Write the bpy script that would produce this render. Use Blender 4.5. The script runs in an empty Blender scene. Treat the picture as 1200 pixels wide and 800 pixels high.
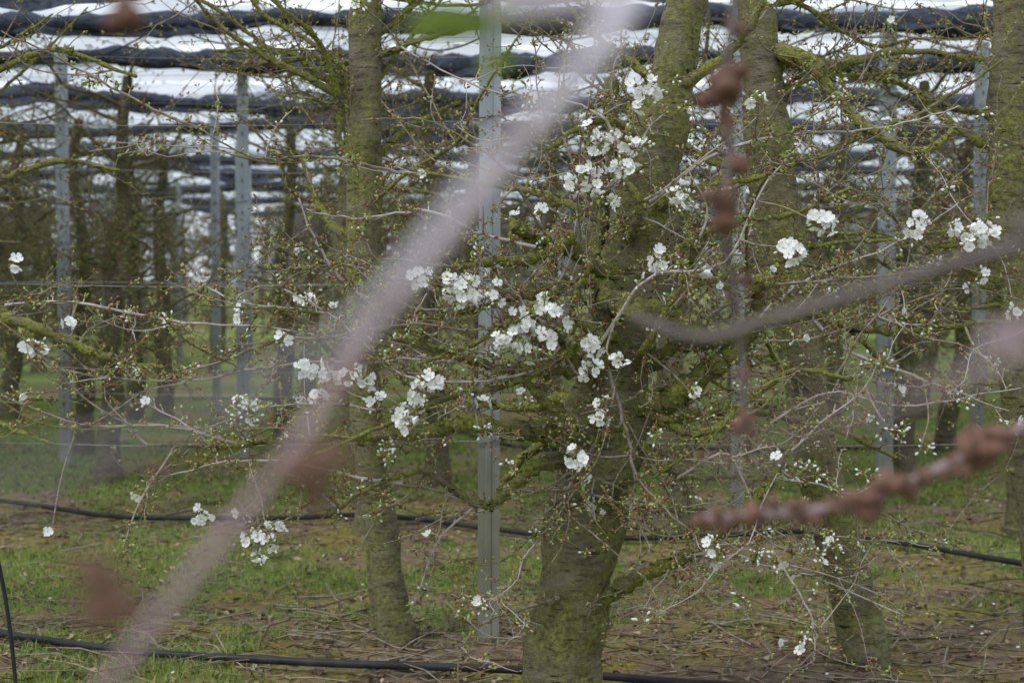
import bpy, math
import numpy as np
from mathutils import noise as mnoise, Vector
R = np.random.default_rng(11)
CAMH=1.35; TILT=math.atan(70/1667.0); CT,ST=math.cos(TILT),math.sin(TILT)
def P(px,py,d):
    u=(px-600)/1667.0; v=(400-py)/1667.0
    y=CT+v*ST; z=-ST+v*CT
    s=d/y
    return np.array([u*s,d,CAMH+z*s])
# ---------------------------------------------------------------- mesh builder
class MB:
    def __init__(s): s.v=[];s.n=0;s.f={3:[],4:[]};s.m={3:[],4:[]}
    def add(s,v,q=None,t=None,mat=0):
        v=np.asarray(v,float)
        for k,a in ((4,q),(3,t)):
            if a is not None and len(a):
                a=np.asarray(a,int)+s.n
                s.f[k].append(a); s.m[k].append(np.full(len(a),mat) if np.isscalar(mat) else mat)
        s.v.append(v); s.n+=len(v)
    def tube(s,pts,rad,sides=6,mat=0,rough=0,cap=True,rs=6.0):
        p=np.asarray(pts,float); n=len(p)
        r=np.asarray(rad,float) if not np.isscalar(rad) else np.full(n,rad)
        t=np.gradient(p,axis=0); t/=np.linalg.norm(t,axis=1)[:,None]+1e-9
        m=t.mean(0); ref=np.eye(3)[np.argmin(np.abs(m))]
        a=np.cross(t,ref); a/=np.linalg.norm(a,axis=1)[:,None]+1e-9
        b=np.cross(t,a)
        th=np.arange(sides)*2*math.pi/sides
        rr=np.repeat(r[:,None],sides,1)
        if rough:
            for i in range(n):
                for j in range(sides):
                    q=p[i]+a[i]*math.cos(th[j])*r[i]+b[i]*math.sin(th[j])*r[i]
                    rr[i,j]*=1+rough*(mnoise.noise(Vector(q*rs))+0.5*mnoise.noise(Vector(q*rs*3.1)))
        v=p[:,None,:]+rr[:,:,None]*(np.cos(th)[None,:,None]*a[:,None,:]+np.sin(th)[None,:,None]*b[:,None,:])
        v=v.reshape(-1,3)
        i=np.arange(n-1)[:,None]*sides; j=np.arange(sides)[None,:]; k=(j+1)%sides
        q=np.stack([i+j,i+k,i+sides+k,i+sides+j],-1).reshape(-1,4)
        tr=None
        if cap:
            v=np.vstack([v,p[-1]+t[-1]*r[-1]*0.5]); e=len(v)-1; o=(n-1)*sides
            jj=np.arange(sides); tr=np.stack([o+jj,o+(jj+1)%sides,np.full(sides,e)],-1)
        s.add(v,q,tr,mat)
    def scatter(s,tv,tq,tt,pos,dirs,sc,mat=0,mq=None,mt=None):
        pos=np.asarray(pos,float); N=len(pos)
        if N==0: return
        z=np.asarray(dirs,float); z=z/(np.linalg.norm(z,axis=1)[:,None]+1e-9)
        rv=R.normal(size=(N,3)); x=np.cross(z,rv); x/=np.linalg.norm(x,axis=1)[:,None]+1e-9
        y=np.cross(z,x); sc=np.asarray(sc,float)
        if sc.ndim==1: sc=np.repeat(sc[:,None],3,1)
        v=pos[:,None,:]+tv[None,:,0,None]*(sc[:,0,None]*x)[:,None,:]+tv[None,:,1,None]*(sc[:,1,None]*y)[:,None,:]+tv[None,:,2,None]*(sc[:,2,None]*z)[:,None,:]
        off=(np.arange(N)*len(tv))[:,None,None]
        q=(np.asarray(tq)[None]+off).reshape(-1,4) if tq is not None and len(tq) else None
        t=(np.asarray(tt)[None]+off).reshape(-1,3) if tt is not None and len(tt) else None
        v=v.reshape(-1,3)
        base=s.n
        if q is not None: s.f[4].append(q+base); s.m[4].append(np.tile(mq,N) if mq is not None else np.full(len(q),mat))
        if t is not None: s.f[3].append(t+base); s.m[3].append(np.tile(mt,N) if mt is not None else np.full(len(t),mat))
        s.v.append(v); s.n+=len(v)
    def mesh(s,name,mats,smooth=True):
        v=np.vstack(s.v); me=bpy.data.meshes.new(name)
        q=np.vstack(s.f[4]) if s.f[4] else np.zeros((0,4),int); t=np.vstack(s.f[3]) if s.f[3] else np.zeros((0,3),int)
        mq=np.concatenate(s.m[4]) if s.m[4] else np.zeros(0,int); mt=np.concatenate(s.m[3]) if s.m[3] else np.zeros(0,int)
        me.vertices.add(len(v)); me.vertices.foreach_set('co',v.ravel().astype(np.float32))
        nl=q.size+t.size; me.loops.add(nl); me.loops.foreach_set('vertex_index',np.concatenate([q.ravel(),t.ravel()]).astype(np.int32))
        me.polygons.add(len(q)+len(t))
        st=np.concatenate([np.arange(len(q))*4,q.size+np.arange(len(t))*3]).astype(np.int32)
        me.polygons.foreach_set('loop_start',st)
        me.polygons.foreach_set('material_index',np.concatenate([mq,mt]).astype(np.int32))
        me.polygons.foreach_set('use_smooth',np.full(len(st),smooth))
        for m in mats: me.materials.append(m)
        me.update(calc_edges=True); me.validate()
        return me
    def obj(s,name,mats,smooth=True):
        o=bpy.data.objects.new(name,s.mesh(name,mats,smooth)); bpy.context.collection.objects.link(o); return o
def smooth(pts,n=6):
    p=np.asarray(pts,float)
    if len(p)<3:
        t=np.linspace(0,1,n*2)[:,None]; return p[0]*(1-t)+p[-1]*t
    e=np.vstack([2*p[0]-p[1],p,2*p[-1]-p[-2]]); out=[]
    for i in range(1,len(e)-2):
        for k in range(n):
            t=k/n; a,b,c,d=e[i-1],e[i],e[i+1],e[i+2]
            out.append(0.5*((2*b)+(-a+c)*t+(2*a-5*b+4*c-d)*t*t+(-a+3*b-3*c+d)*t**3))
    out.append(p[-1]); return np.array(out)
# ---------------------------------------------------------------- materials
def mat_base(name,rough=0.8):
    m=bpy.data.materials.new(name); m.use_nodes=True; nt=m.node_tree
    b=nt.nodes['Principled BSDF']; b.inputs['Roughness'].default_value=rough
    if 'Specular IOR Level' in b.inputs: b.inputs['Specular IOR Level'].default_value=0.15
    return m,nt,b
def noise_col(nt,scale,stops,detail=5,vec=None,rough=0.6,coord='Object',map_scale=None):
    tc=nt.nodes.new('ShaderNodeTexCoord'); mp=nt.nodes.new('ShaderNodeMapping')
    if map_scale: mp.inputs['Scale'].default_value=map_scale
    nt.links.new(tc.outputs[coord],mp.inputs[0])
    n=nt.nodes.new('ShaderNodeTexNoise'); n.inputs['Scale'].default_value=scale; n.inputs['Detail'].default_value=detail; n.inputs['Roughness'].default_value=rough
    nt.links.new(mp.outputs[0],n.inputs['Vector'])
    r=nt.nodes.new('ShaderNodeValToRGB'); e=r.color_ramp.elements
    while len(e)<len(stops): e.new(0.5)
    for i,(p,c) in enumerate(stops): e[i].position=p; e[i].color=(*c,1)
    nt.links.new(n.outputs['Fac'],r.inputs[0])
    return n,r
def mix(nt,fac,a,b,mode='MIX'):
    m=nt.nodes.new('ShaderNodeMixRGB'); m.blend_type=mode
    if hasattr(fac,'is_linked'): nt.links.new(fac,m.inputs[0])
    else: m.inputs[0].default_value=fac
    for s,i in ((a,1),(b,2)):
        if hasattr(s,'is_linked'): nt.links.new(s,m.inputs[i])
        else: m.inputs[i].default_value=(*s,1)
    return m.outputs[0]
def bump(nt,b,h,st=0.5,dist=0.01):
    n=nt.nodes.new('ShaderNodeBump'); n.inputs['Strength'].default_value=st; n.inputs['Distance'].default_value=dist
    nt.links.new(h,n.inputs['Height']); nt.links.new(n.outputs[0],b.inputs['Normal'])
def bark(name,dark,mid,moss,moss_lo,moss_hi,scale=9,bs=0.6):
    m,nt,b=mat_base(name,0.9)
    n1,r1=noise_col(nt,scale,[(0.34,dark),(0.52,mid),(0.70,tuple(min(1,c*1.5) for c in mid))],8,map_scale=(1,1,3.5),rough=0.75)
    n2,r2=noise_col(nt,scale*0.7,[(moss_lo,(0,0,0)),(moss_hi,(1,1,1))],8,rough=0.75)
    n3,r3=noise_col(nt,scale*7,[(0.34,tuple(c*0.32 for c in moss)),(0.66,tuple(c*1.35 for c in moss))],5,rough=0.7)
    c=mix(nt,r2.outputs[0],r1.outputs[0],r3.outputs[0])
    n4,r4=noise_col(nt,14,[(0.58,(0,0,0)),(0.67,(1,1,1))],6,map_scale=(1.0,1.0,6.0),rough=0.65)
    c=mix(nt,r4.outputs[0],c,tuple(c*0.6 for c in dark)) if bs>0.5 else c
    nt.links.new(c,b.inputs['Base Color'])
    ad=nt.nodes.new('ShaderNodeMath'); ad.operation='ADD'; nt.links.new(n1.outputs[0],ad.inputs[0]); nt.links.new(n3.outputs[0],ad.inputs[1])
    bump(nt,b,ad.outputs[0],bs,0.014)
    return m
def simple(name,c1,c2,scale=40,rough=0.7,transl=0,bs=0,ms=None):
    m,nt,b=mat_base(name,rough)
    n,r=noise_col(nt,scale,[(0.3,c1),(0.7,c2)],4,map_scale=ms)
    nt.links.new(r.outputs[0],b.inputs['Base Color'])
    if bs: bump(nt,b,n.outputs[0],bs,0.004)
    if transl:
        t=nt.nodes.new('ShaderNodeBsdfTranslucent'); nt.links.new(r.outputs[0],t.inputs[0])
        x=nt.nodes.new('ShaderNodeMixShader'); x.inputs[0].default_value=transl
        nt.links.new(b.outputs[0],x.inputs[1]); nt.links.new(t.outputs[0],x.inputs[2])
        nt.links.new(x.outputs[0],nt.nodes['Material Output'].inputs[0])
    return m
M_TRUNK=bark('bark_mossy_trunk',(0.05,0.04,0.028),(0.22,0.19,0.135),(0.245,0.25,0.075),0.39,0.61,9,1.0)
M_LIMB=bark('bark_mossy_limb',(0.045,0.036,0.024),(0.215,0.185,0.13),(0.29,0.305,0.065),0.36,0.55,14,0.9)
M_TWIG=bark('bark_twig',(0.08,0.062,0.052),(0.29,0.245,0.205),(0.27,0.265,0.09),0.47,0.67,20,0.3)
M_PALE=simple('bark_young_shoot',(0.33,0.28,0.255),(0.53,0.48,0.45),60,0.6)
M_BUDB=simple('bud_scales',(0.12,0.055,0.03),(0.30,0.17,0.095),90)
M_BUDG=simple('bud_green',(0.22,0.27,0.07),(0.44,0.48,0.19),90)
M_PET=simple('petal_white',(0.90,0.90,0.90),(0.95,0.95,0.94),60,0.6,0.3)
M_LEAF=simple('young_leaf',(0.16,0.25,0.045),(0.30,0.38,0.09),60,0.5,0.3)
M_STA=simple('stamen',(0.55,0.55,0.18),(0.7,0.66,0.3),90)
TM=[M_TRUNK,M_LIMB,M_TWIG,M_PALE,M_BUDB,M_BUDG,M_PET,M_LEAF,M_STA]
B_TR=bark('bark_far_trunk',(0.04,0.033,0.024),(0.155,0.132,0.095),(0.165,0.165,0.06),0.42,0.62,8,0.6)
B_LI=bark('bark_far_limb',(0.045,0.037,0.026),(0.175,0.15,0.107),(0.20,0.20,0.068),0.42,0.62,12,0.3)
B_TW=bark('bark_far_twig',(0.09,0.073,0.058),(0.235,0.205,0.155),(0.235,0.23,0.095),0.45,0.65,16,0.3)
BM=[B_TR,B_LI,B_TW,M_PALE,M_BUDB,M_BUDG,M_PET,M_LEAF,M_STA]
# ---------------------------------------------------------------- templates
def ell(n=5):
    v=[(0,0,-1)];
    for z,r in ((-0.45,0.85),(0.35,0.8)):
        for k in range(n):
            a=2*math.pi*k/n; v.append((r*math.cos(a),r*math.sin(a),z))
    v.append((0,0,1)); t=[];q=[]
    for k in range(n):
        l=(k+1)%n; t.append((0,1+l,1+k)); q.append((1+k,1+l,1+n+l,1+n+k)); t.append((1+n+k,1+n+l,1+2*n))
    return np.array(v,float),np.array(q),np.array(t)
EV,EQ,ET=ell()
def flower(cup):
    v=[];q=[];t=[];mq=[];mt=[]
    for k in range(5):
        a=2*math.pi*k/5+R.normal()*0.08; c,s_=math.cos(a),math.sin(a); b=len(v); cz=cup*(1+R.normal()*0.25)
        pts=[(0.06,0,0),(0.38,-0.30,0.10),(0.42,0,0.0),(0.38,0.30,0.10),(0.80,-0.43,0.33),(0.83,0,0.22),(0.80,0.43,0.33),(1.02,-0.22,0.5),(0.97,0,0.42),(1.02,0.22,0.5)]
        for x,y,z in pts:
            z=z*cz; x=x*(1-0.28*max(0,cz-0.6)); v.append((x*c-y*s_,x*s_+y*c,z))
        t+=[(b,b+1,b+2),(b,b+2,b+3)]; mt+=[6,6]
        for A in ((1,4,5,2),(2,5,6,3),(4,7,8,5),(5,8,9,6)): q.append(tuple(b+i for i in A)); mq.append(6)
    for k in range(7):
        a=2*math.pi*k/7; b=len(v); r=0.25
        v+=[(0,0.02,0.02),(0.02,-0.02,0.02),(r*math.cos(a),r*math.sin(a),0.42)]; t.append((b,b+1,b+2)); mt.append(8)
        b=len(v); x,y=r*math.cos(a),r*math.sin(a); v+=[(x-.05,y,.42),(x+.05,y,.42),(x,y+.05,.48)]; t.append((b,b+1,b+2)); mt.append(8)
    return np.array(v,float),np.array(q),np.array(t),np.array(mq),np.array(mt)
FL=[flower(c) for c in (0.35,0.7,1.2,1.7)]
LV=np.array([(0,0,0),(-0.25,0.05,0.4),(0,-0.04,0.45),(0.25,0.05,0.4),(-0.2,0.1,0.75),(0,0.04,0.8),(0.2,0.1,0.75),(0,0.16,1.05)],float)
LQ=np.array([(1,4,5,2),(2,5,6,3)]); LT=np.array([(0,1,2),(0,2,3),(4,7,5),(5,7,6)])
def unit(v): return v/(np.linalg.norm(v)+1e-9)
class Tree:
    def __init__(s): s.mb=MB(); s.ends=[]; s.bb=[];s.bg=[];s.lf=[];s.wb=[];s.fl=[[] for _ in FL]; s.skel=[]
    def spur(s,p,d,n=3,sc=1.0,g=0.5):
        for _ in range(n):
            dd=unit(d+R.normal(size=3)*0.7); q=p+dd*0.007*sc*R.uniform(0.5,1.6)
            (s.bg if R.random()<g else s.bb).append((q,dd,R.uniform(0.7,1.3)*sc))
        if R.random()<0.25: s.lf.append((p,unit(d+R.normal(size=3)*0.6),R.uniform(0.008,0.018)*sc))
    def cluster(s,p,nf,nb,bias=(0,-0.6,0.2)):
        b=np.array(bias); s.spur(p,b,6,1.2,0.3)
        for k in range(nf+nb):
            d=unit(b*0.7+R.normal(size=3)*0.75); L=R.uniform(0.012,0.028)
            m=p+d*L*0.5+np.array([0,0,0.003]); e=p+d*L
            s.mb.tube([p,m,e],[0.0008,0.0007,0.0009],3,5,cap=False)
            if k<nf:
                i=int(R.choice(len(FL),p=[0.3,0.35,0.2,0.15])); s.fl[i].append((e,unit(d+R.normal(size=3)*0.35+np.array([0,-.3,0])),R.uniform(0.0135,0.0180)))
                s.bg.append((e,d,0.5))
            else:
                s.wb.append((e+d*0.004,d,R.uniform(0.8,1.3))); s.bg.append((e-d*0.001,d,0.75))
        for _ in range(int(R.integers(1,5))): s.lf.append((p,unit(b+R.normal(size=3)),R.uniform(0.012,0.025)))
    def branch(s,pts,r0,r1,sides=6,mat=1,rough=0.0,n=6,rec=True,sm=True,rs=6.0,pw=1.0):
        p=smooth(pts,n) if sm else np.asarray(pts)
        r=r1+(r0-r1)*(1-np.linspace(0,1,len(p)))**pw
        if rough>0.15:
            for k in range(1,len(p)-1): p[k]=p[k]+R.normal(size=3)*min(r[k]*0.26,0.0035)
            r=r*(1+0.11*R.normal(size=len(p)).clip(-1,2))
            # short knobs and old spur stubs
            L=np.linalg.norm(np.diff(p,axis=0),axis=1).sum()
            for _ in range(int(L/0.028)):
                k=int(R.integers(1,len(p)-1)); dd=unit(R.normal(size=3)+np.array([0,-.2,.4])); q0=p[k]; rk=r[k]
                ln=rk+R.uniform(0.006,0.028); q1=q0+dd*ln; kr=min(rk*.6,R.uniform(.003,.006))
                s.mb.tube([q0,(q0+q1)/2+R.normal(size=3)*.0015,q1],[kr,kr*.8,kr*.75],5,mat)
                if R.random()<.6: s.spur(q1,dd,int(R.integers(2,5)),1.0,.45)
        s.mb.tube(p,r,sides,mat,rough,rs=rs)
        if rec:
            for a,b in zip(p,r): s.skel.append((a,b))
        return p,r
    def shoot(s,p0,d0,L,r0,mat=2,curl=0.25,up=0.25,spurs=True,gap=0.045,sc=1.0,seg=6,sides=4,sub=0,g=0.5,white=0.0):
        pts=[np.array(p0,float)]; d=unit(np.array(d0,float)); k=seg
        for i in range(k):
            d=unit(d+R.normal(size=3)*curl*0.6+np.array([0,0,up])*0.3); pts.append(pts[-1]+d*L/k)
        p=smooth(pts,2) if seg>3 else np.array(pts); r=np.linspace(r0,max(0.0009,r0*0.4),len(p))
        s.mb.tube(p,r,sides,mat)
        if spurs:
            nn=max(1,int(L/gap))
            for j in range(nn):
                f=R.uniform(0.08,1.0)*(len(p)-1); i=min(int(f),len(p)-2); q=p[i]+(p[i+1]-p[i])*(f-i)
                dd=unit(R.normal(size=3)+np.array([0,0,0.6]))
                if white and R.random()<white: s.cluster(q,int(R.random()<.3),int(R.integers(2,6)))
                else:
                    if sc<=1.01:
                        e=q+dd*R.uniform(0.004,0.022); s.mb.tube([q,e],[r0*0.7,r0*0.6],3,mat); s.spur(e,dd,int(R.integers(2,6)),1.1,g)
                    else: s.spur(q,dd,2,sc,g)
            s.spur(p[-1],d,2,sc,g)
        for _ in range(sub):
            i=int(R.integers(1,len(p)-1)); dd=unit(d*0.6+R.normal(size=3)*0.7)
            s.shoot(p[i],dd,L*R.uniform(0.3,0.6),r[i]*0.7,mat,curl,up,spurs,gap,sc,max(3,seg-2),sides,0,g,white)
        return p
    def finish(s,name,mats,link=True):
        mb=s.mb
        def ex(L,f,mat):
            if L: mb.scatter(EV,EQ,ET,[a[0] for a in L],[a[1] for a in L],np.array([f for _ in L])*np.array([a[2] for a in L])[:,None],mat)
        ex(s.bb,(0.0027,0.0027,0.0054),4); ex(s.bg,(0.0026,0.0026,0.0050),5); ex(s.wb,(0.0036,0.0036,0.0058),6)
        if s.lf: mb.scatter(LV,LQ,LT,[a[0] for a in s.lf],[a[1] for a in s.lf],[a[2] for a in s.lf],7)
        for (v,q,t,mq,mt),L in zip(FL,s.fl):
            if L: mb.scatter(v,q,t,[a[0] for a in L],[a[1] for a in L],[a[2] for a in L],mq=mq,mt=mt)
        return mb.obj(name,mats) if link else mb.mesh(name,mats)
def px2m(w,d): return w/1667.0*d
# ================================================================= MAIN TREE
D=4.3
T=Tree()
def TL(lst,depth=D): return [P(a[0],a[1],(a[2] if len(a)>2 else 0)+depth) for a in lst]
tr=[(640,880),(650,830),(657,770),(672,680),(688,600),(700,540),(714,480),(728,400),(738,300),(762,200),(785,100),(805,0),(822,-110),(835,-230)]
tw=[112,98,93,88,88,96,92,76,66,62,56,48,40,30]
p=smooth(TL(tr),9); wr=np.interp(np.linspace(0,len(tw)-1,len(p)),range(len(tw)),[px2m(w,D)/2 for w in tw])
T.mb.tube(p,wr,32,0,0.22,rs=8)
for a,b in zip(p[20:],wr[20:]): T.skel.append((a,b))
limbs=[
 ([(705,520,0),(660,500,-.1),(610,508,-.2),(555,500,-.3),(480,512,-.35),(380,515,-.4),(280,520,-.45),(170,521,-.5)],31,4),
 ([(695,545,0),(640,545,-.1),(600,575,-.15),(560,590,-.2),(500,560,-.25),(440,572,-.3),(390,600,-.35)],18,4),
 ([(690,535,0),(640,520,.15),(600,560,.2),(570,600,.25)],18,6),
 ([(745,340,0),(700,305,-.1),(665,285,-.15),(630,275,-.2),(598,268,-.25)],28,14),
 ([(670,285,-.15),(620,300,-.2),(575,310,-.25),(520,335,-.3),(450,365,-.35)],16,4),
 ([(735,400,0),(700,430,-.1),(650,440,-.15),(590,432,-.2),(530,418,-.25),(470,400,-.3)],24,5),
 ([(725,480,0),(780,465,-.1),(830,430,-.15),(862,400,-.2),(885,370,-.25),(900,330,-.3)],38,11),
 ([(740,440,0),(800,405,-.15),(850,395,-.2),(930,382,-.25),(1040,388,-.3),(1150,380,-.35),(1260,385,-.4)],20,4),
 ([(700,340,-.1),(740,360,-.18),(790,375,-.2),(830,395,-.2),(875,390,-.22)],32,17),
 ([(690,722,0),(735,685,-.1),(800,650,-.2),(860,608,-.3),(905,575,-.35),(925,530,-.4)],22,6),
 ([(720,500,0),(770,490,.1),(850,483,.15),(910,490,.2),(980,500,.25),(1060,530,.3)],20,5),
 ([(735,400,0),(700,400,-.2),(640,428,-.3),(590,450,-.35),(530,467,-.4),(430,500,-.45),(340,545,-.5)],13,4),
 ([(760,240,0),(790,235,-.1),(830,215,-.15),(880,205,-.2),(950,190,-.25)],14,4),
 ([(740,300,0),(742,270,-.15),(752,245,-.2),(730,190,-.2),(735,120,-.2)],14,5),
 ([(750,300,0),(700,255,.1),(640,235,.15),(560,215,.2),(480,200,.25)],14,4),
 ([(770,180,0),(730,150,-.1),(690,150,-.2),(640,170,-.25),(600,150,-.3)],11,4),
 ([(790,110,0),(840,70,-.1),(880,20,-.15),(920,-60,-.2)],14,6),
 ([(780,130,0),(740,80,.1),(690,40,.15),(650,-20,.2)],12,5),
 ([(715,470,0),(660,465,.1),(620,480,.2),(560,470,.3),(500,440,.35),(430,420,.4)],18,4),
 ([(735,400,0),(790,350,.2),(850,320,.3),(920,310,.35),(1010,330,.4)],16,4),
 ([(705,330,-.1),(665,330,-.15),(640,345,-.2),(600,345,-.25),(550,365,-.3),(480,380,-.35)],16,4),
 ([(740,500,0),(770,540,-.1),(820,560,-.15),(880,548,-.2)],11,4),
 ([(700,540,0),(690,500,-.22),(655,480,-.28),(625,455,-.3),(600,425,-.33)],18,7),
 ([(730,420,0),(690,395,-.25),(670,360,-.3),(690,320,-.33),(700,270,-.35),(690,215,-.36)],13,4),
 ([(735,430,0),(760,400,-.25),(800,330,-.3),(815,290,-.33),(800,240,-.35)],11,4),
 ([(725,420,0),(700,330,.06),(706,240,.06),(712,170,.06),(716,95,.06)],26,14),
 ([(715,470,0),(670,420,-.2),(640,380,-.3),(600,370,-.35),(560,390,-.4),(500,420,-.42)],13,4),
 ([(740,470,0),(790,500,-.2),(840,500,-.3),(880,460,-.35),(940,440,-.4),(1010,450,-.45)],13,4),
 ([(690,560,0),(720,590,-.1),(775,600,-.15),(830,590,-.2)],10,4),
 ([(740,300,0),(800,290,.1),(860,260,.15),(930,250,.2),(1000,215,.25)],12,4),
]
for pts,w0,w1 in limbs:
    pp=TL(pts); pp=[a+R.normal(size=3)*0.010 for a in pp]
    T.branch(pp,px2m(w0,D)/2,px2m(w1,D)/2,12,1,0.38,9,rs=18,pw=1.25)
wires=[
 [(720,430,-.2),(732,500,-.3),(750,560,-.35),(790,605,-.4),(830,640,-.4)],
 [(700,500,-.2),(650,590,-.3),(620,640,-.3),(590,690,-.3),(563,718,-.3)],
 [(800,560,-.2),(850,530,-.3),(885,590,-.3),(920,660,-.35),(945,730,-.4),(956,775,-.4)],
 [(470,570,-.3),(420,560,-.3),(340,545,-.3),(270,545,-.3),(200,560,-.3)],
 [(540,330,-.3),(460,320,-.3),(400,312,-.3),(310,312,-.3)],
 [(400,365,-.3),(340,360,-.35),(270,340,-.4),(212,322,-.4)],
 [(480,380,-.3),(380,385,-.4),(330,400,-.4),(250,420,-.4),(190,440,-.4)],
 [(500,440,-.3),(430,430,-.35),(330,430,-.4),(200,432,-.4),(60,425,-.5)],
 [(0,365,-.3),(100,366,-.3),(200,378,-.3),(320,385,-.3),(430,400,-.3)],
 [(280,520,-.45),(180,500,-.5),(90,490,-.5),(0,455,-.5)],
 [(830,380,-.2),(900,350,-.3),(1000,325,-.35),(1090,310,-.4),(1220,285,-.4)],
 [(870,390,-.2),(950,340,.1),(1050,290,.1),(1130,240,.1)],
 [(950,382,-.25),(1000,420,-.3),(1080,440,-.3),(1180,480,-.3)],
 [(900,490,.1),(980,470,.1),(1060,480,.1),(1200,460,.1)],
 [(860,610,-.3),(920,600,-.35),(970,640,-.4),(1050,650,-.4)],
 [(800,650,-.2),(850,650,-.3),(900,655,-.3),(960,670,-.3),(1060,718,-.35)],
 [(560,590,-.2),(480,560,-.3),(420,585,-.3),(360,600,-.3),(320,615,-.4),(300,625,-.4)],
 [(740,190,-.2),(700,130,-.2),(640,120,-.25),(560,100,-.3),(470,60,-.3)],
 [(620,300,-.3),(560,270,-.3),(500,245,-.35),(430,250,-.4),(350,235,-.4)],
 [(700,255,.1),(690,180,.1),(700,80,.1),(690,-20,.1)],
 [(450,365,-.3),(400,330,-.35),(370,280,-.35),(345,230,-.4)],
 [(760,240,-.1),(850,180,-.2),(930,160,-.2),(1040,150,-.25),(1120,120,-.3)],
 [(700,560,-.1),(760,600,-.2),(770,630,-.2)],
 [(655,695,-.1),(600,720,-.15),(560,735,-.2),(530,760,-.2)],
 [(600,575,-.2),(680,572,-.25),(760,590,-.3),(860,580,-.3)],
 [(520,470,-.3),(450,478,-.35),(380,470,-.35),(290,480,-.4)],
 [(230,150,-.5),(160,118,-.5),(90,80,-.5),(0,30,-.6)],
 [(460,200,-.2),(380,190,-.3),(300,175,-.4),(230,150,-.5)],
 [(880,400,-.2),(960,400,-.3),(1040,370,-.35),(1120,330,-.4),(1200,350,-.4)],
 [(640,280,-.2),(600,220,-.3),(570,180,-.3),(500,150,-.35),(420,140,-.4)],
 [(660,430,-.3),(560,450,-.4),(470,430,-.4),(400,380,-.45),(330,340,-.5)],
 [(850,485,.1),(900,540,0),(960,560,0),(1040,600,0),(1130,640,0)],
 [(700,400,-.3),(760,330,-.4),(850,300,-.4),(900,230,-.4),(930,170,-.4)],
]
for i,w in enumerate(wires):
    pp=smooth([a+R.normal(size=3)*0.012 for a in TL(w)],6)
    for k in range(1,len(pp)): pp[k]+=R.normal(size=3)*0.0020
    r0=R.uniform(0.0038,0.0062); m=3 if R.random()<0.4 else 2
    r=np.linspace(r0,0.0020,len(pp)); T.mb.tube(pp,r,6,m,0.0)
    for a,b in zip(pp[2:],r[2:]): T.skel.append((a,b))
    L=np.linalg.norm(np.diff(pp,axis=0),axis=1).sum()
    for _ in range(int(L/0.022)):
        k=int(R.integers(1,len(pp))); q=pp[k]+(pp[k-1]-pp[k])*R.random(); dd=unit(R.normal(size=3)+np.array([0,0,.4])); e=q+dd*R.uniform(0.006,0.02)
        T.mb.tube([q,e],[0.0024,0.0022],3,m); T.spur(e,dd,int(R.integers(3,6)),1.15,.45)
sk=list(T.skel); ctr=P(735,400,D)
wts=np.array([1.0 if b<0.03 else 0.25 for a,b in sk]); wts/=wts.sum()
for i in R.choice(len(sk),520,p=wts):
    a,b=sk[i]; out=unit((a-ctr)*np.array([1,0.6,0.7])+1e-6)
    d=unit(out*0.6+R.normal(size=3)*np.array([0.8,0.6,0.6]))
    L=R.uniform(0.06,0.42)*(1 if R.random()<0.75 else 1.7)
    r0=min(b*0.8,R.uniform(0.0018,0.0045))
    T.shoot(a,d,L,r0,int(R.choice([1,2,2,2,3])),0.35,0.25,True,0.034,1.0,6,5,sub=int(R.integers(0,3)),g=0.45,white=0.04)
C=[(765,112,22,12,6),(752,98,12,5,2),(720,172,28,13,20),(700,205,22,8,14),(738,200,24,6,14),(690,160,14,2,6),(671,216,8,4,1),(634,247,6,3,1),(800,225,9,7,4),(795,240,18,2,8),(775,306,15,12,5),(920,290,16,20,5),(960,262,16,22,5),(1070,266,15,9,8),(1135,275,24,18,8),(1118,268,10,4,4),(1190,368,10,3,4),(1142,328,14,3,8),
(528,330,26,24,8),(545,345,15,10,3),(500,335,13,9,3),(572,345,12,3,4),(606,374,13,13,3),(624,390,15,20,3),(585,404,10,8,2),(658,374,14,7,5),(635,358,10,6,3),(692,403,11,15,3),(688,432,8,7,1),(722,421,8,4,1),(380,438,13,13,4),(376,462,9,8,3),(350,430,8,5,2),(358,352,9,6,2),(288,370,4,2,1),(497,453,14,13,3),(508,445,12,9,3),(480,492,18,12,9),(487,470,11,7,3),(570,474,7,4,1),(676,540,12,10,3),(710,492,10,4,5),(704,470,8,3,3),(303,640,20,10,26),(312,615,18,2,18),(236,603,11,8,6),(292,480,16,7,12),(425,443,12,6,3),(410,435,14,5,6),(80,378,7,5,1),(10,312,8,2,3),(40,410,16,6,14),(60,625,4,1,1),(160,575,5,1,1),(430,12,14,2,10),(455,528,12,1,10),(845,640,16,2,16),(895,656,16,1,16),(970,640,22,2,20),(940,560,24,0,18),(1190,495,12,2,10),(936,748,12,2,6),(565,712,12,0,10),(810,460,6,3,2),(330,395,10,2,5),(1040,500,22,0,14),(1080,520,16,0,12),(850,135,14,1,8),(890,120,14,2,8),(990,100,10,0,8),(1160,425,16,0,12),(100,90,16,0,10),(1160,270,8,6,2),(640,395,12,7,2),(600,395,9,5,1),(560,350,10,4,3),(616,410,12,7,2),(745,170,20,6,12),(705,230,18,4,10),(560,500,10,0,7),(440,470,12,2,8),(1010,430,14,0,9),(870,450,12,0,8),(260,520,14,1,8),(200,380,10,0,7),(1020,560,12,0,8),(1130,470,12,0,8)]
pts=np.array([a for a,b in T.skel])
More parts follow.
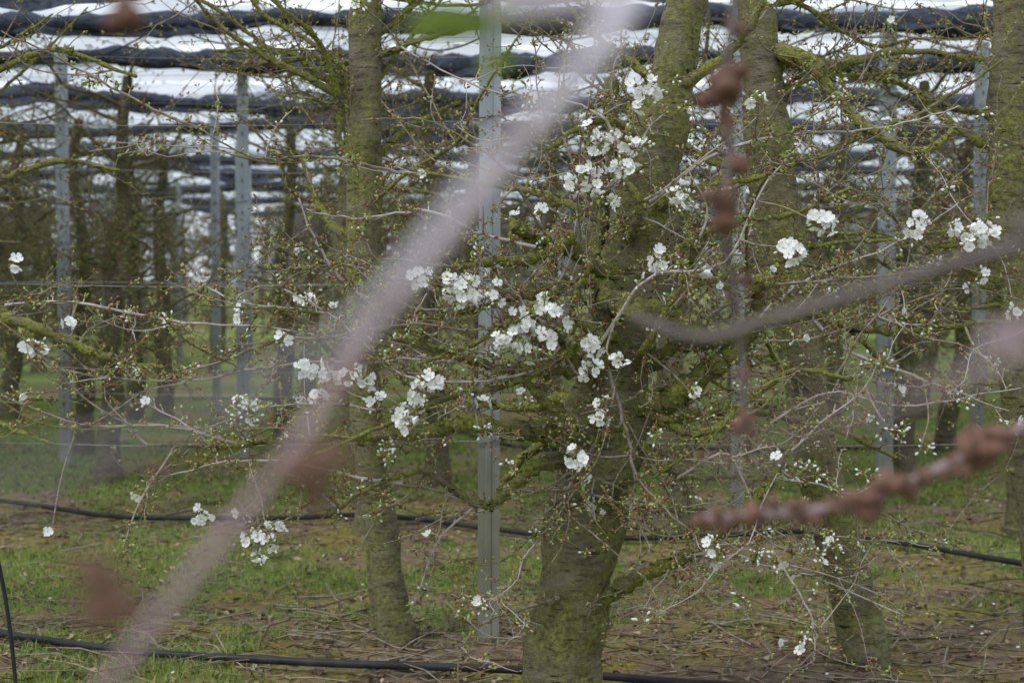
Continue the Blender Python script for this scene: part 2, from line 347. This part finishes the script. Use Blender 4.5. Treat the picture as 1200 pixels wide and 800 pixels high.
for (x,y,s,no,nb) in C:
    c=P(x,y,D-0.45+R.uniform(-0.06,0.06))
    dm=np.linalg.norm((pts-c)*np.array([1,0.6,1]),axis=1); j=int(np.argmin(dm)); a=pts[j]
    mid=(a+c)/2+R.normal(size=3)*0.012+np.array([0,0,-0.01]); tw_=smooth([a,mid,c],5)
    T.mb.tube(tw_,np.linspace(min(0.004,T.skel[j][1]),0.0022,len(tw_)),5,2)
    k=max(1,int(round((no+nb)/5))); sp=px2m(s,D)*0.50
    rem_o,rem_b=no,nb
    for q in range(k):
        o=int(round(rem_o/(k-q))); b=int(round(rem_b/(k-q))); rem_o-=o; rem_b-=b
        e=c+np.clip(R.normal(size=3),-1.3,1.3)*np.array([sp,sp*0.5,sp*0.7]); T.mb.tube([c-(c-a)*0.06,(c+e)/2+R.normal(size=3)*0.003,e],[0.002,0.0018,0.0017],4,2)
        T.cluster(e,o,b)
T.finish('cherry_tree',TM)
# ================================================================= NEIGHBOUR TREES
def neighbour(trunk,widths,depth,limbs,nsh=120,sc=1.0,gap=0.06):
    t=Tree(); p=smooth(TL(trunk,depth),6); w=np.interp(np.linspace(0,len(widths)-1,len(p)),range(len(widths)),[px2m(a,depth)/2 for a in widths])
    t.mb.tube(p,w,18,0,0.22,rs=8)
    for a,b in zip(p[8:],w[8:]): t.skel.append((a,b))
    for pts,w0,w1 in limbs: t.branch(TL(pts,depth),px2m(w0,depth)/2,px2m(w1,depth)/2,10,1,0.35,8,rs=16)
    for k in range(15 if nsh else 0):
        i=int(R.integers(int(len(p)*0.45),len(p)-2)); sgn=R.choice([-1,1])
        d=unit(np.array([sgn*R.uniform(0.4,1),R.uniform(-0.35,0.7),R.uniform(-0.1,0.6)])); L=R.uniform(0.5,1.2)
        pts=[p[i]]; 
        for s in range(5): d=unit(d+R.normal(size=3)*0.22+np.array([0,0,0.03])); pts.append(pts[-1]+d*L/5)
        t.branch(pts,R.uniform(0.009,0.017),0.003,7,1,0.3,5,rs=16)
    sk=t.skel
    for i in R.choice(len(sk),nsh):
        a,b=sk[i]; d=unit(R.normal(size=3)*np.array([1,0.6,0.7])+np.array([0,0,0.2]))
        t.shoot(a,d,R.uniform(0.12,0.6),min(b*0.8,R.uniform(0.0018,0.004)),int(R.choice([2,2,2,1])),0.3,0.25,True,gap,sc,5,4,sub=int(R.integers(0,3)),g=0.45,white=0.015)
    return t.finish('cherry_tree',TM)
neighbour([(470,800),(467,765),(458,700),(445,600),(430,500),(425,400),(426,250),(428,100),(430,-60),(432,-200)],[62,46,40,38,38,40,42,40,34,20],5.25,
 [([(428,130),(380,90,.1),(330,60,.2),(250,60,.3)],14,4),([(428,300),(380,250,.1),(350,180,.2)],14,4),([(425,200),(480,150,.1),(540,120,.2)],12,4)],145)
neighbour([(1030,840),(1022,800),(1005,720),(985,640),(962,560),(940,430),(918,300),(905,200),(893,100),(880,-40),(870,-200)],[76,62,54,50,50,52,54,52,48,40,24],4.95,
 [([(905,60),(950,72,-.1),(975,110,-.1),(1030,160,-.15),(1080,178,-.2),(1120,150,-.2)],19,6),([(900,70),(980,75,.1),(1060,60,.2),(1150,70,.3)],16,6),([(925,340),(990,380,.1),(1060,440,.2),(1160,450,.2)],14,4)],165)
neighbour([(1225,800),(1222,700),(1215,600),(1200,520),(1192,400),(1182,300),(1180,180),(1184,60),(1190,-60),(1195,-200)],[50,44,42,42,42,44,46,44,38,24],5.4,
 [([(1182,180),(1120,150,.1),(1060,100,.2),(1000,90,.2)],14,5),([(1182,330),(1130,300,.1),(1080,330,.2),(1020,300,.2)],14,4)],145)
neighbour([(-150,800),(-150,600),(-145,400),(-140,200),(-140,0),(-140,-200)],[56,48,44,42,38,26],5.2,
 [([(-145,400),(-60,380,-.1),(20,375,-.2),(100,410,-.2),(150,425,-.2),(190,430,-.2)],20,5),([(-140,250),(-40,230,0),(60,190,0),(140,200,0)],14,4),([(-145,480),(-50,480,-.2),(60,520,-.3)],14,4),([(-140,120),(-40,100,0),(60,60,0),(160,90,0)],12,4),([(-145,380),(-40,350,.1),(40,385,.1),(120,400,.1)],15,4)],185)
neighbour([(440,785),(441,740),(437,660),(432,600),(430,560)],[18,17,15,14,13],5.35,[],0)
# ================================================================= BACKGROUND TREES
def bg_tree(seed,nl=25,nsh=275):
    t=Tree(); H=R.uniform(2.65,2.9); n=9
    p=[np.array([0,0,-0.05])]; lean=R.normal(size=2)*0.05
    for i in range(1,n+1): p.append(np.array([lean[0]*i/n*3+R.normal()*0.03,lean[1]*i/n*3+R.normal()*0.03,H*i/n]))
    pp=smooth(p,3); r=np.linspace(0.088,0.038,len(pp)); r[:2]*=1.25
    t.mb.tube(pp,r,12,0,0.2,rs=6)
    for k in range(nl):
        i=int(R.integers(int(len(pp)*0.25),len(pp)-1)); a=R.uniform(0,2*math.pi); d=unit(np.array([math.cos(a)*1.2,math.sin(a)*0.8,R.uniform(-0.15,0.5)])); L=R.uniform(0.45,1.15)
        pts=[pp[i]]
        for s in range(5):
            d=unit(d+R.normal(size=3)*0.28+np.array([0,0,0.05])); q=pts[-1]+d*L/5; q[2]=min(q[2],2.92); pts.append(q)
        t.branch(pts,R.uniform(0.010,0.020),0.004,6,1,0,3)
    sk=t.skel
    for i in R.choice(len(sk),nsh):
        a,b=sk[i]; d=unit(R.normal(size=3)+np.array([0,0,0.1]))
        t.shoot(a,d,R.uniform(0.12,0.55),R.uniform(0.0024,0.0042),int(R.choice([1,2])),0.3,0.1,True,0.08,1.8,4,3,sub=1,g=0.45)
    return t.finish('cherry_tree_form',BM,link=False)
forms=[bg_tree(i) for i in range(6)]
def gx(px,d): return (px-600)/1667.0*d
rows=[(7.5,[-150,415,788,1215,1500]),(9.6,[-330,-60,130,505,1060,1330]),(11.3,[-260,-40,100,330,640,880,1120,1380]),(14,[-180,10,155,205,430,560,740,960,1080,1250]),(17,2.1),(21,2.8),(26,3.6),(32,4.5)]
for d,xs in rows:
    if not isinstance(xs,list):
        lo=-(d*0.36+3); xs=[600+x/d*1667 for x in np.arange(lo+R.random(),-lo,xs)]
    for x in xs:
        o=bpy.data.objects.new('cherry_tree',forms[int(R.integers(len(forms)))]); bpy.context.collection.objects.link(o)
        o.location=(gx(x,d)+R.normal()*0.05,d+R.normal()*0.08,0); o.rotation_euler=(0,0,R.uniform(0,6.28)); s=R.uniform(0.93,1.03); o.scale=(s*R.uniform(.95,1.1),s*R.uniform(.95,1.1),s)
# ================================================================= TREELINE
tb=MB()
for layer,(yy,hh,nn) in enumerate(((46,6.5,120),(60,9.0,150))):
    for k in range(nn):
        x=R.uniform(-40,40); h=hh*R.uniform(0.65,1.05); b=np.array([x,yy+R.uniform(-4,4),0])
        top=b+np.array([R.normal()*0.5,R.normal()*0.5,h]); tb.tube([b,(b+top)/2+R.normal(size=3)*0.2,top],[0.14,0.10,0.02],4,0)
        for j in range(34):
            f=R.uniform(0.12,0.97); q=b+(top-b)*f; d=unit(np.array([R.normal(),R.normal(),R.uniform(0.2,1.4)])); L=R.uniform(0.8,2.6)*(1.15-f*0.6)
            m=q+d*L*0.5+R.normal(size=3)*0.12; e=q+d*L+np.array([0,0,L*0.15]); tb.tube([q,m,e],[0.045,0.03,0.012],3,1)
            for _ in range(3):
                s=q+(e-q)*R.uniform(0.3,1); e2=s+unit(R.normal(size=3)+np.array([0,0,0.7]))*R.uniform(0.5,1.1); tb.tube([s,e2],[0.018,0.008],3,1)
M_W=simple('woodland_bark',(0.16,0.145,0.125),(0.26,0.24,0.21),2,0.9)
M_W2=simple('woodland_twigs',(0.23,0.21,0.18),(0.34,0.31,0.28),1.5,0.9)
tb.obj('distant_treeline',[M_W,M_W2])
# ================================================================= POSTS, WIRES, COVERS
def galv(name,lo,hi,wk):
    mm,nt,b=mat_base(name,0.6); b.inputs['Metallic'].default_value=0.15
    n,r=noise_col(nt,9,[(0.3,lo),(0.7,hi)],8,map_scale=(1,1,.5)); bump(nt,b,n.outputs[0],0.2,0.003)
    tc=nt.nodes.new('ShaderNodeTexCoord'); sp=nt.nodes.new('ShaderNodeSeparateXYZ'); nt.links.new(tc.outputs['Object'],sp.inputs[0])
    mr=nt.nodes.new('ShaderNodeMapRange'); mr.inputs[1].default_value=0.5; mr.inputs[2].default_value=1.7; mr.inputs[3].default_value=wk; mr.inputs[4].default_value=0.0; nt.links.new(sp.outputs[2],mr.inputs[0])
    n9,r9=noise_col(nt,7,[(0.35,(0.15,0.15,0.10)),(0.7,(0.28,0.275,0.21))],8,map_scale=(1,1,.3))
    nt.links.new(mix(nt,mr.outputs[0],r.outputs[0],r9.outputs[0]),b.inputs['Base Color']); return mm
M_GALV=galv('galvanised_steel',(0.22,0.25,0.28),(0.40,0.435,0.47),0.9)
M_GALV2=galv('galvanised_steel_bright',(0.36,0.395,0.44),(0.54,0.58,0.63),0.75)
M_DARK=simple('slot_shadow',(0.10,0.10,0.10),(0.15,0.15,0.15))
def post(x,y,w,h=3.15,lean=0.0,slots=True):
    mb=MB(); d=w*0.75; t=w*0.06; l=t*3
    prof=[(-w/2,-d/2),(w/2,-d/2),(w/2,d/2),(w/2-l,d/2),(w/2-l,d/2-t),(w/2-t,d/2-t),(w/2-t,-d/2+t),(-w/2+t,-d/2+t),(-w/2+t,d/2-t),(-w/2+l,d/2-t),(-w/2+l,d/2),(-w/2,d/2)]
    n=len(prof); zs=[-0.1,h]
    v=[(a+lean*z,c,z) for z in zs for a,c in prof]; q=[(i,(i+1)%n,n+(i+1)%n,n+i) for i in range(n)]
    mb.add(v,q)
    v=[];bx=0
    for z in zs:
        for a,c in ((-w*.16,-d/2-.0005),(-w*.10,-d/2-.004),(w*.10,-d/2-.004),(w*.16,-d/2-.0005)): v.append((a+lean*z,c,z))
    mb.add(v,[(i,i+1,i+5,i+4) for i in range(3)])
    z=0.3
    while slots and z<h-0.1:
        a=w*0.07; c=-d/2-0.006; mb.add([(-a+lean*z,c,z),(a+lean*z,c,z),(a+lean*z,c,z+.03),(-a+lean*z,c,z+.03)],[(0,1,2,3)],mat=1); z+=0.12
    for z in (0.75,1.35,1.95,2.55):
        k=w*.56; mb.tube([(-k+lean*z,d*.4,z),(-k+lean*z,-d*.62,z),(k+lean*z,-d*.62,z+.012),(k+lean*z,d*.4,z+.012)],0.003,5,1)
    o=mb.obj('trellis_post',[M_GALV2 if slots else M_GALV,M_DARK],False); o.location=(x,y,0); return o
for px,d,w,ln in ((572,5.3,0.080,0.004),(1038,9.3,0.098,0),(1147,10.4,0.082,0),(865,7.7,0.065,0),(285,10.9,0.078,0.003),(75,10.6,0.08,0.0),(-80,9.5,0.09,0),(1400,9.5,0.09,0),(-300,5.3,.088,0),(1500,5.3,.088,0)):
    post(gx(px,d),d,w,3.1,ln,d>6)
for d in (14,17,20,23.5,27.5):
    x=-(d*0.36+3)+R.random()*2
    while x<d*0.36+3: post(x,d+0.2,0.08,3.0); x+=4.5
M_WIRE=simple('wire_steel',(0.25,0.25,0.25),(0.4,0.4,0.4),30,0.5)
wb=MB()
for d in (5.3,7.6,9.6,11.4,14,17,20):
    for z in (0.75,1.35,1.95,2.55,3.0):
        L=d*0.4+4; xs=np.linspace(-L,L,30); wb.tube([(x,d+0.05,z-0.02*math.sin(x*1.3)**2) for x in xs],0.0012 if d<8 else 0.0018,4)
for x in (-4.2,-2.3,-0.2,1.9,4.1):
    wb.tube([(x,y,3.12-0.06*abs(math.sin(y*0.8))) for y in np.arange(4,34,.7)],0.003,4)
wb.obj('trellis_wires',[M_WIRE])
M_NET=simple('rolled_black_net',(0.018,0.022,0.032),(0.09,0.105,0.14),18,0.8,bs=1.0,ms=(1,3,3))
M_PLA=simple('rain_cover_plastic',(0.60,0.645,0.71),(0.94,0.955,0.97),3.0,0.4,0.65,ms=(.35,2.5,2.5))
lines=[7.6,9.1,10.7,12.7,15.2,18.0,21.0,24.5,28.5,33]
for i,d in enumerate(lines):
    H=3.03+R.uniform(-.03,.03); L=d*0.36+5; nb=MB(); xs=np.arange(-L,L,0.07); ph=R.uniform(0,6); per=R.uniform(2.6,4.6); amp=R.uniform(.06,.14)
    pts=[];rr=[]; r0=0.060+R.uniform(-.012,.012)
    for x in xs:
        sag=abs(math.sin((x+ph)*math.pi/per)); q=Vector((x*1.3,d,i*3.7)); tie=((x+ph)%0.9)/0.9; pinch=1-0.4*math.exp(-((tie-.5)/.07)**2)
        pts.append((x,d+0.07*mnoise.noise(q*0.9),H-amp*sag+0.05*mnoise.noise(q*0.6)+0.02*mnoise.noise(q*2.0))); rr.append(r0*pinch*(1+0.6*mnoise.noise(q*0.9)+0.25*mnoise.noise(q*3)))
    nb.tube(pts,rr,12,0,0.4,rs=11)
    v=[];q=[]
    for k,x in enumerate(xs):
        base=pts[k][2]; f=max(0,mnoise.noise(Vector((x*0.6,d,5.0))))*0.26+max(0,mnoise.noise(Vector((x*3,d,5.0))))*.06
        v+=[(x,d-.02,base),(x,d-.05+.03*math.sin(x*9),base-0.05-f)]
    q=[(2*k,2*k+2,2*k+3,2*k+1) for k in range(len(xs)-1)]; nb.add(v,q)
    for _ in range(9):
        x=R.uniform(-L,L); w_=R.uniform(.5,1.6); nb.tube(smooth([(x,d,H),(x+w_*.5,d+.02,H-R.uniform(.12,.35)),(x+w_,d+R.uniform(0,.6),H+.02)],8),0.006,4)
    nb.obj('rolled_net',[M_NET])
    if i<len(lines)-1:
        pb=MB(); nx=lines[i+1]; w=(nx-d)*0.72; y0=d+(nx-d)*0.15; m=9; v=[]
        for x in xs:
            for j in range(m):
                f=j/(m-1); z=H+0.10-0.13*math.sin(f*math.pi)+0.06*mnoise.noise(Vector((x*1.1,j*0.9,i*5.1)))+0.035*mnoise.noise(Vector((x*4,j*.5,i)))
                v.append((x,y0+w*f+0.10*mnoise.noise(Vector((x*0.8,7,j*0.3))),z))
        q=[(k*m+j,k*m+j+1,(k+1)*m+j+1,(k+1)*m+j) for k in range(len(xs)-1) for j in range(m-1)]
        pb.add(v,q)
        hp=[];hr=[]
        for x in xs: hp.append((x,y0+.02,H+0.05-0.07*abs(math.sin((x+ph)*math.pi/2.2))+0.05*mnoise.noise(Vector((x*1.1,i,2))))); hr.append(0.04*(1+0.8*mnoise.noise(Vector((x*2,i,4)))))
        pb.tube(hp,hr,8,0,0.4,rs=10)
        pb.obj('rain_cover_sheet',[M_PLA])
# ================================================================= HOSES
M_HOSE=simple('black_hose',(0.014,0.016,0.02),(0.045,0.046,0.045),12,0.42)
def hose(pts,rad,dz=0):
    mb=MB(); p=smooth(pts,10); mb.tube(p,rad,12); mb.obj('irrigation_hose',[M_HOSE])
def gp(px,py,lift=0.0):
    d=(CAMH-0.02-lift)*1667/max(20,(py-330)); return P(px,py,d)
hose([gp(a,b,0.03) for a,b in ((-500,555),(-200,565),(0,586),(130,604),(260,607),(350,606),(420,603),(490,608),(560,617),(650,627),(750,630),(860,626),(950,622),(1020,630),(1100,643),(1200,660),(1400,690))],0.0145)
hose([gp(a,b,0.03) for a,b in ((-400,700),(-100,728),(0,742),(150,762),(280,771),(400,777),(520,781),(620,785),(700,791),(800,799),(1000,812),(1300,830))],0.0145)
hose([P(-12,620,4.1),P(-4,650,4.1),P(6,700,4.1),P(13,750,4.1),P(18,800,4.1),P(20,860,4.1)],0.006)
hose([gp(a,b,0.0) for a,b in ((-200,470),(100,468),(400,470),(600,522),(700,520),(900,527),(1200,520),(1500,522))],0.014)
# ================================================================= GROUND
def gmask(x,y):
    a=mnoise.noise(Vector((x*0.75,y*0.8,3.3)))+0.7*mnoise.noise(Vector((x*2.1,y*2.4,1.1)))+0.5*mnoise.noise(Vector((x*6,y*6,9)))
    band=math.cos((y-6.6)*2*math.pi/3.1)*0.22
    return a+band+0.01+(0.0 if y<9 else min(.3,(y-9)*.08))
def gh(x,y):
    return 0.03*mnoise.noise(Vector((x*0.7,y*0.7,0)))+0.014*mnoise.noise(Vector((x*3,y*3,5)))+0.009*mnoise.noise(Vector((x*11,y*11,8)))
def grow(s,e,st,k):
    o=[s]
    while o[-1]<e: o.append(o[-1]+st); st*=k
    return o
ys=sorted([-a for a in grow(0,80,1,1.35)][1:])+list(np.arange(0,3.0,0.5))+list(np.arange(3.0,12,0.04))+grow(12,700,0.06,1.05)
xr=list(np.arange(0,4.5,0.04))+grow(4.5,500,0.06,1.09); xs=[-a for a in xr[:0:-1]]+xr
nx,ny=len(xs),len(ys); v=np.zeros((ny,nx,3)); att=np.zeros(ny*nx,np.float32)
for j,y in enumerate(ys):
    for i,x in enumerate(xs):
        near=(abs(x)<25 and -2<y<45)
        v[j,i]=(x,y,gh(x,y) if near else 0); att[j*nx+i]=gmask(x,y) if near else 0.2
I=np.arange(ny-1)[:,None]*nx; J=np.arange(nx-1)[None,:]
q=np.stack([I+J,I+J+1,I+nx+J+1,I+nx+J],-1).reshape(-1,4)
gm,nt,b=mat_base('orchard_soil_and_moss',0.95)
n1,r1=noise_col(nt,9,[(0.34,(0.07,0.05,0.034)),(0.5,(0.23,0.168,0.115)),(0.70,(0.40,0.32,0.235))],12,rough=0.8)
n2,r2=noise_col(nt,1.6,[(0.44,(0,0,0)),(0.56,(1,1,1))],10,rough=0.75)
n3,r3=noise_col(nt,30,[(0.34,(0.11,0.09,0.022)),(0.66,(0.42,0.37,0.085))],8,rough=0.7)
n4,r4=noise_col(nt,35,[(0.34,(0.07,0.10,0.02)),(0.66,(0.28,0.345,0.09))],8,rough=0.7)
at=nt.nodes.new('ShaderNodeAttribute'); at.attribute_name='grass'
ad=nt.nodes.new('ShaderNodeMath'); ad.operation='ADD'; nt.links.new(at.outputs['Fac'],ad.inputs[0])
n5,_=noise_col(nt,16,[(0,(0,0,0)),(1,(1,1,1))],8,rough=.7); sb=nt.nodes.new('ShaderNodeMath'); sb.operation='MULTIPLY_ADD'; nt.links.new(n5.outputs[0],sb.inputs[0]); sb.inputs[1].default_value=1.8; sb.inputs[2].default_value=-0.9; nt.links.new(sb.outputs[0],ad.inputs[1])
cr=nt.nodes.new('ShaderNodeMapRange'); cr.inputs[1].default_value=0.02; cr.inputs[2].default_value=0.25; nt.links.new(ad.outputs[0],cr.inputs[0])
c=mix(nt,r2.outputs[0],r1.outputs[0],r3.outputs[0]); c=mix(nt,cr.outputs[0],c,r4.outputs[0]); nt.links.new(c,b.inputs['Base Color'])
bump(nt,b,n1.outputs[0],0.9,0.035)
gb=MB(); gb.add(v.reshape(-1,3),q); g=gb.obj('orchard_ground',[gm])
A=g.data.attributes.new('grass','FLOAT','POINT'); A.data.foreach_set('value',att)
def blades(N,y0,y1,hmin,hmax,wd):
    Y=y0+(y1-y0)*R.random(N)**1.3; X=(R.random(N)*2-1)*(Y*0.38+0.6)
    keep=np.array([gmask(x,y)+R.normal()*0.13>0.14 for x,y in zip(X,Y)]); X=X[keep];Y=Y[keep]; n=len(X)
    Z=np.array([gh(x,y) for x,y in zip(X,Y)]); h=R.uniform(hmin,hmax,n); a=R.uniform(0,6.28,n); ln=R.normal(size=(n,2))*0.6*h[:,None]
    w=wd*R.uniform(0.6,1.3,n); dx=np.cos(a)*w; dy=np.sin(a)*w
    v=np.zeros((n,5,3)); v[:,0]=np.stack([X-dx,Y-dy,Z-.004],1); v[:,1]=np.stack([X+dx,Y+dy,Z-.004],1)
    mx=X+ln[:,0]*.35; my=Y+ln[:,1]*.35
    v[:,2]=np.stack([mx+dx*.8,my+dy*.8,Z+h*.55],1); v[:,3]=np.stack([mx-dx*.8,my-dy*.8,Z+h*.55],1); v[:,4]=np.stack([X+ln[:,0],Y+ln[:,1],Z+h*.9],1)
    o=np.arange(n)[:,None]*5
    return v.reshape(-1,3), o+np.array([[0,1,2,3]]), o+np.array([[3,2,4]]), R.choice(3,n,p=[.55,.3,.15])
M_G1=simple('grass_green',(0.15,0.225,0.04),(0.33,0.44,0.105),3,0.6,0.3)
M_G2=simple('grass_yellow',(0.32,0.33,0.09),(0.46,0.43,0.17),3,0.6,0.3)
M_G3=simple('grass_dark',(0.07,0.11,0.022),(0.14,0.21,0.045),3,0.6,0.3)
gr=MB()
for args in ((110000,4.4,9,0.012,0.045,0.0022),(80000,8.5,16,0.02,0.05,0.004)):
    vv,qq,tt,mm_=blades(*args); gr.v.append(vv); gr.f[4].append(qq+gr.n); gr.m[4].append(mm_); gr.f[3].append(tt+gr.n); gr.m[3].append(mm_); gr.n+=len(vv)
gr.obj('grass',[M_G1,M_G2,M_G3])
lt=MB()
for _ in range(2800):
    y=R.choice([R.normal(5.3,0.45),R.uniform(4.4,9.5),R.normal(7.9,.4)]) ; x=R.uniform(-1,1)*(y*0.38+.5); L=R.uniform(0.04,0.4); a=R.uniform(0,6.28)
    if y<4.2: continue
    z=gh(x,y)+0.006; p0=np.array([x,y,z]); d=np.array([math.cos(a),math.sin(a)*0.7,R.uniform(0,0.2)]); r_=R.uniform(.0015,.0045)
    lt.tube([p0,p0+d*L*.5+R.normal(size=3)*.012,p0+d*L],[r_,r_*.85,r_*.5],4,int(R.choice([0,0,0,2,5])))
for _ in range(9500):
    y=R.uniform(4.4,12); x=R.uniform(-1,1)*(y*0.38+.5); z=gh(x,y)+0.005; s=R.uniform(.008,.026); a=R.uniform(0,6.28); c_,s_=math.cos(a)*s,math.sin(a)*s
    t1,t2,t3=R.uniform(0,.018,3)
    lt.add([(x-c_,y-s_,z),(x+s_*.5,y-c_*.5,z+t1),(x+c_,y+s_,z+t2),(x-s_*.5,y+c_*.5,z+t3)],[(0,1,2,3)],mat=int(R.choice([2,3,5],p=[.5,.2,.3])))
for _ in range(90):
    y=R.uniform(4.4,11); x=R.uniform(-1,1)*(y*0.38+.5); z=gh(x,y)+0.02; s=.007; lt.add([(x-s,y,z),(x,y-s,z),(x+s,y,z+.003),(x,y+s,z+.004)],[(0,1,2,3)],mat=4)
M_DL=simple('dead_leaf',(0.15,0.09,0.055),(0.30,0.20,0.12),8); M_DL2=simple('dry_leaf_pale',(0.30,0.23,0.155),(0.42,0.34,0.24),8); M_DL3=simple('wet_leaf_dark',(0.04,0.03,0.022),(0.10,0.07,0.045),8)
lt.obj('ground_litter',[M_TWIG,M_PALE,M_DL,M_DL2,M_PET,M_DL3],False)
# ================================================================= FOREGROUND TREE (stands right of the viewer, its branches cross the view)
F=Tree(); fb=np.array([1.9,0.75,0]); tp=[fb+np.array([0,0,-.05]),fb+np.array([0,0,.9]),fb+np.array([-.05,0,1.8]),fb+np.array([-.1,.03,2.6]),fb+np.array([-.1,.05,3.3])]
F.mb.tube(smooth(tp,6),np.linspace(.11,.04,25),16,0,.15)
M_FG=simple('bark_pale_shoot',(0.44,0.40,0.44),(0.64,0.59,0.64),50,0.5)
M_FG2=simple('bark_mauve_shoot',(0.21,0.145,0.145),(0.34,0.245,0.245),50,0.5)
M_FG3=simple('fat_bud_scales',(0.11,0.058,0.04),(0.22,0.125,0.09),120)
M_FG4=simple('bark_dark_shoot',(0.10,0.085,0.08),(0.19,0.155,0.145),50,0.6)
FM=TM+[M_FG,M_FG2,M_FG3,M_FG4]
def fgb(lst,w0,w1,mat,anchor=None):
    p=[P(*a) for a in lst]
    if anchor is not None: p=[anchor,(anchor*0.45+p[0]*0.55)+np.array([0,0,.05])]+p
    p=smooth(p,8); w=np.interp(np.linspace(0,1,len(p)),np.linspace(0,1,len(w0)),w0) if isinstance(w0,list) else np.linspace(w0,w1,len(p))
    F.mb.tube(p,w,8,mat); return p
def fbud(px,py,d,s,n=5,mat=11):
    c=P(px,py,d); k=[c+R.normal(size=3)*s*0.55 for _ in range(n)]
    F.mb.scatter(EV,EQ,ET,k,[R.normal(size=3) for _ in k],[(s*.7,s*.7,s*1.1)]*n,mat)
A1=fb+np.array([-.08,.03,2.3]);A2=fb+np.array([-.03,0,1.5]);A3=fb+np.array([0,0,1.2])
fgb([(860,-160,.42),(745,-10,.40),(690,70,.38),(600,170,.37),(520,265,.36),(430,370,.33),(330,440,.29),(200,490,.26),(60,545,.24),(-100,570,.23)],[.0055,.005,.0046,.0044,.0040,.0033,.0024,.0013,.0008,.0006,.0005,.0005],0,9,A1)
fgb([(800,-120,.62),(735,0,.6),(670,100,.58),(570,225,.56),(450,365,.54),(375,480,.52),(310,570,.50),(220,680,.48),(135,790,.46),(80,870,.45)],.0036,.0026,10,A1)
fgb([(1350,230,.8),(1200,285,.8),(1100,315,.82),(1000,345,.84),(900,375,.86),(820,395,.88),(740,370,.9)],.0048,.0034,12,A2)
fgb([(1380,340,.55),(1200,410,.46),(1100,450,.38),(1000,482,.32),(900,520,.29),(820,570,.27)],[.005,.004,.0032,.0022,.0012,.0007,.0005],0,10,A2)
fgb([(1400,400,1.3),(1200,500,1.25),(1150,525,1.22),(1060,568,1.2),(1000,592,1.2),(920,600,1.2),(820,610,1.2)],.0055,.0045,10,A3)
fgb([(900,-200,1.2),(862,0,1.15),(850,100,1.15),(856,180,1.15),(848,260,1.15),(868,400,1.2),(872,500,1.2)],.0036,.0028,12,A1)
for x,y,d,s,n in ((378,530,.5,.008,6),(108,700,.44,.008,6),(860,95,1.15,.013,7),(845,120,1.15,.010,5),(868,188,1.15,.009,4),(846,232,1.15,.010,5),(845,266,1.15,.010,5),(868,335,1.18,.006,3),(872,440,1.2,.005,3),(1042,572,1.2,.013,6),(1003,592,1.2,.013,6),(880,600,1.2,.010,5),(905,596,1.2,.007,4),(1158,520,1.22,.015,7),(828,608,1.2,.008,4),(945,598,1.2,.009,4),(150,12,.8,.009,6),(600,165,.37,.003,4),(455,350,.53,.005,4),(1118,545,1.21,.007,4),(1080,562,1.2,.008,4),(1022,584,1.2,.009,4),(972,596,1.2,.008,4),(852,606,1.2,.008,4),(858,30,1.15,.007,4),(853,150,1.15,.007,4),(870,500,1.2,.008,5)):
    fbud(x,y,d,s,n)
fgb([(120,-160,.8),(150,-30,.8),(152,15,.8)],.003,.002,12)
for (x,y,d,s) in ((600,20,.55,.03),(560,10,.55,.03),(635,-5,.55,.03),(610,60,.6,.02)):
    c=P(x,y,d); F.mb.scatter(LV,LQ,LT,[c],[(-.8,0.1,-.3)],[s],7)
fgb([(760,-60,.56),(680,-15,.56),(620,5,.55)],.002,.0015,7)
F.finish('cherry_tree',FM)
# ================================================================= LIGHT
w=bpy.data.worlds.new('World'); bpy.context.scene.world=w; w.use_nodes=True; nt=w.node_tree; bg=nt.nodes['Background']; bg.inputs[1].default_value=0.145
sky=nt.nodes.new('ShaderNodeTexSky'); sky.sky_type='NISHITA'; sky.sun_disc=False; EL=math.radians(52); AZ=math.radians(232)
sky.sun_elevation=EL; sky.sun_rotation=AZ
n,r=noise_col(nt,1.6,[(0.3,(6.0,6.7,8.0)),(0.65,(9.2,9.7,10.5))],6,coord='Generated',map_scale=(1,1,2.5))
nt.links.new(mix(nt,0.85,sky.outputs[0],r.outputs[0]),bg.inputs[0])
sl=bpy.data.lights.new('sun','SUN'); sl.energy=1.5; sl.angle=math.radians(10); sl.color=(1,.97,.92); so=bpy.data.objects.new('sun',sl); bpy.context.collection.objects.link(so)
dr=Vector((math.sin(AZ)*math.cos(EL),math.cos(AZ)*math.cos(EL),math.sin(EL))); so.rotation_euler=dr.to_track_quat('Z','Y').to_euler()
# ================================================================= CAMERA
cd=bpy.data.cameras.new('camera'); co=bpy.data.objects.new('camera',cd); bpy.context.collection.objects.link(co); co.location=(0,0,CAMH); co.rotation_euler=(math.pi/2-TILT,0,0)
cd.lens=50; cd.sensor_width=36; cd.clip_start=0.05; cd.clip_end=2000; cd.dof.use_dof=True; cd.dof.focus_distance=4.05; cd.dof.aperture_fstop=3.6
sc=bpy.context.scene; sc.camera=co; sc.view_settings.view_transform='Standard'; sc.view_settings.look='None'; sc.view_settings.exposure=0
print('done')
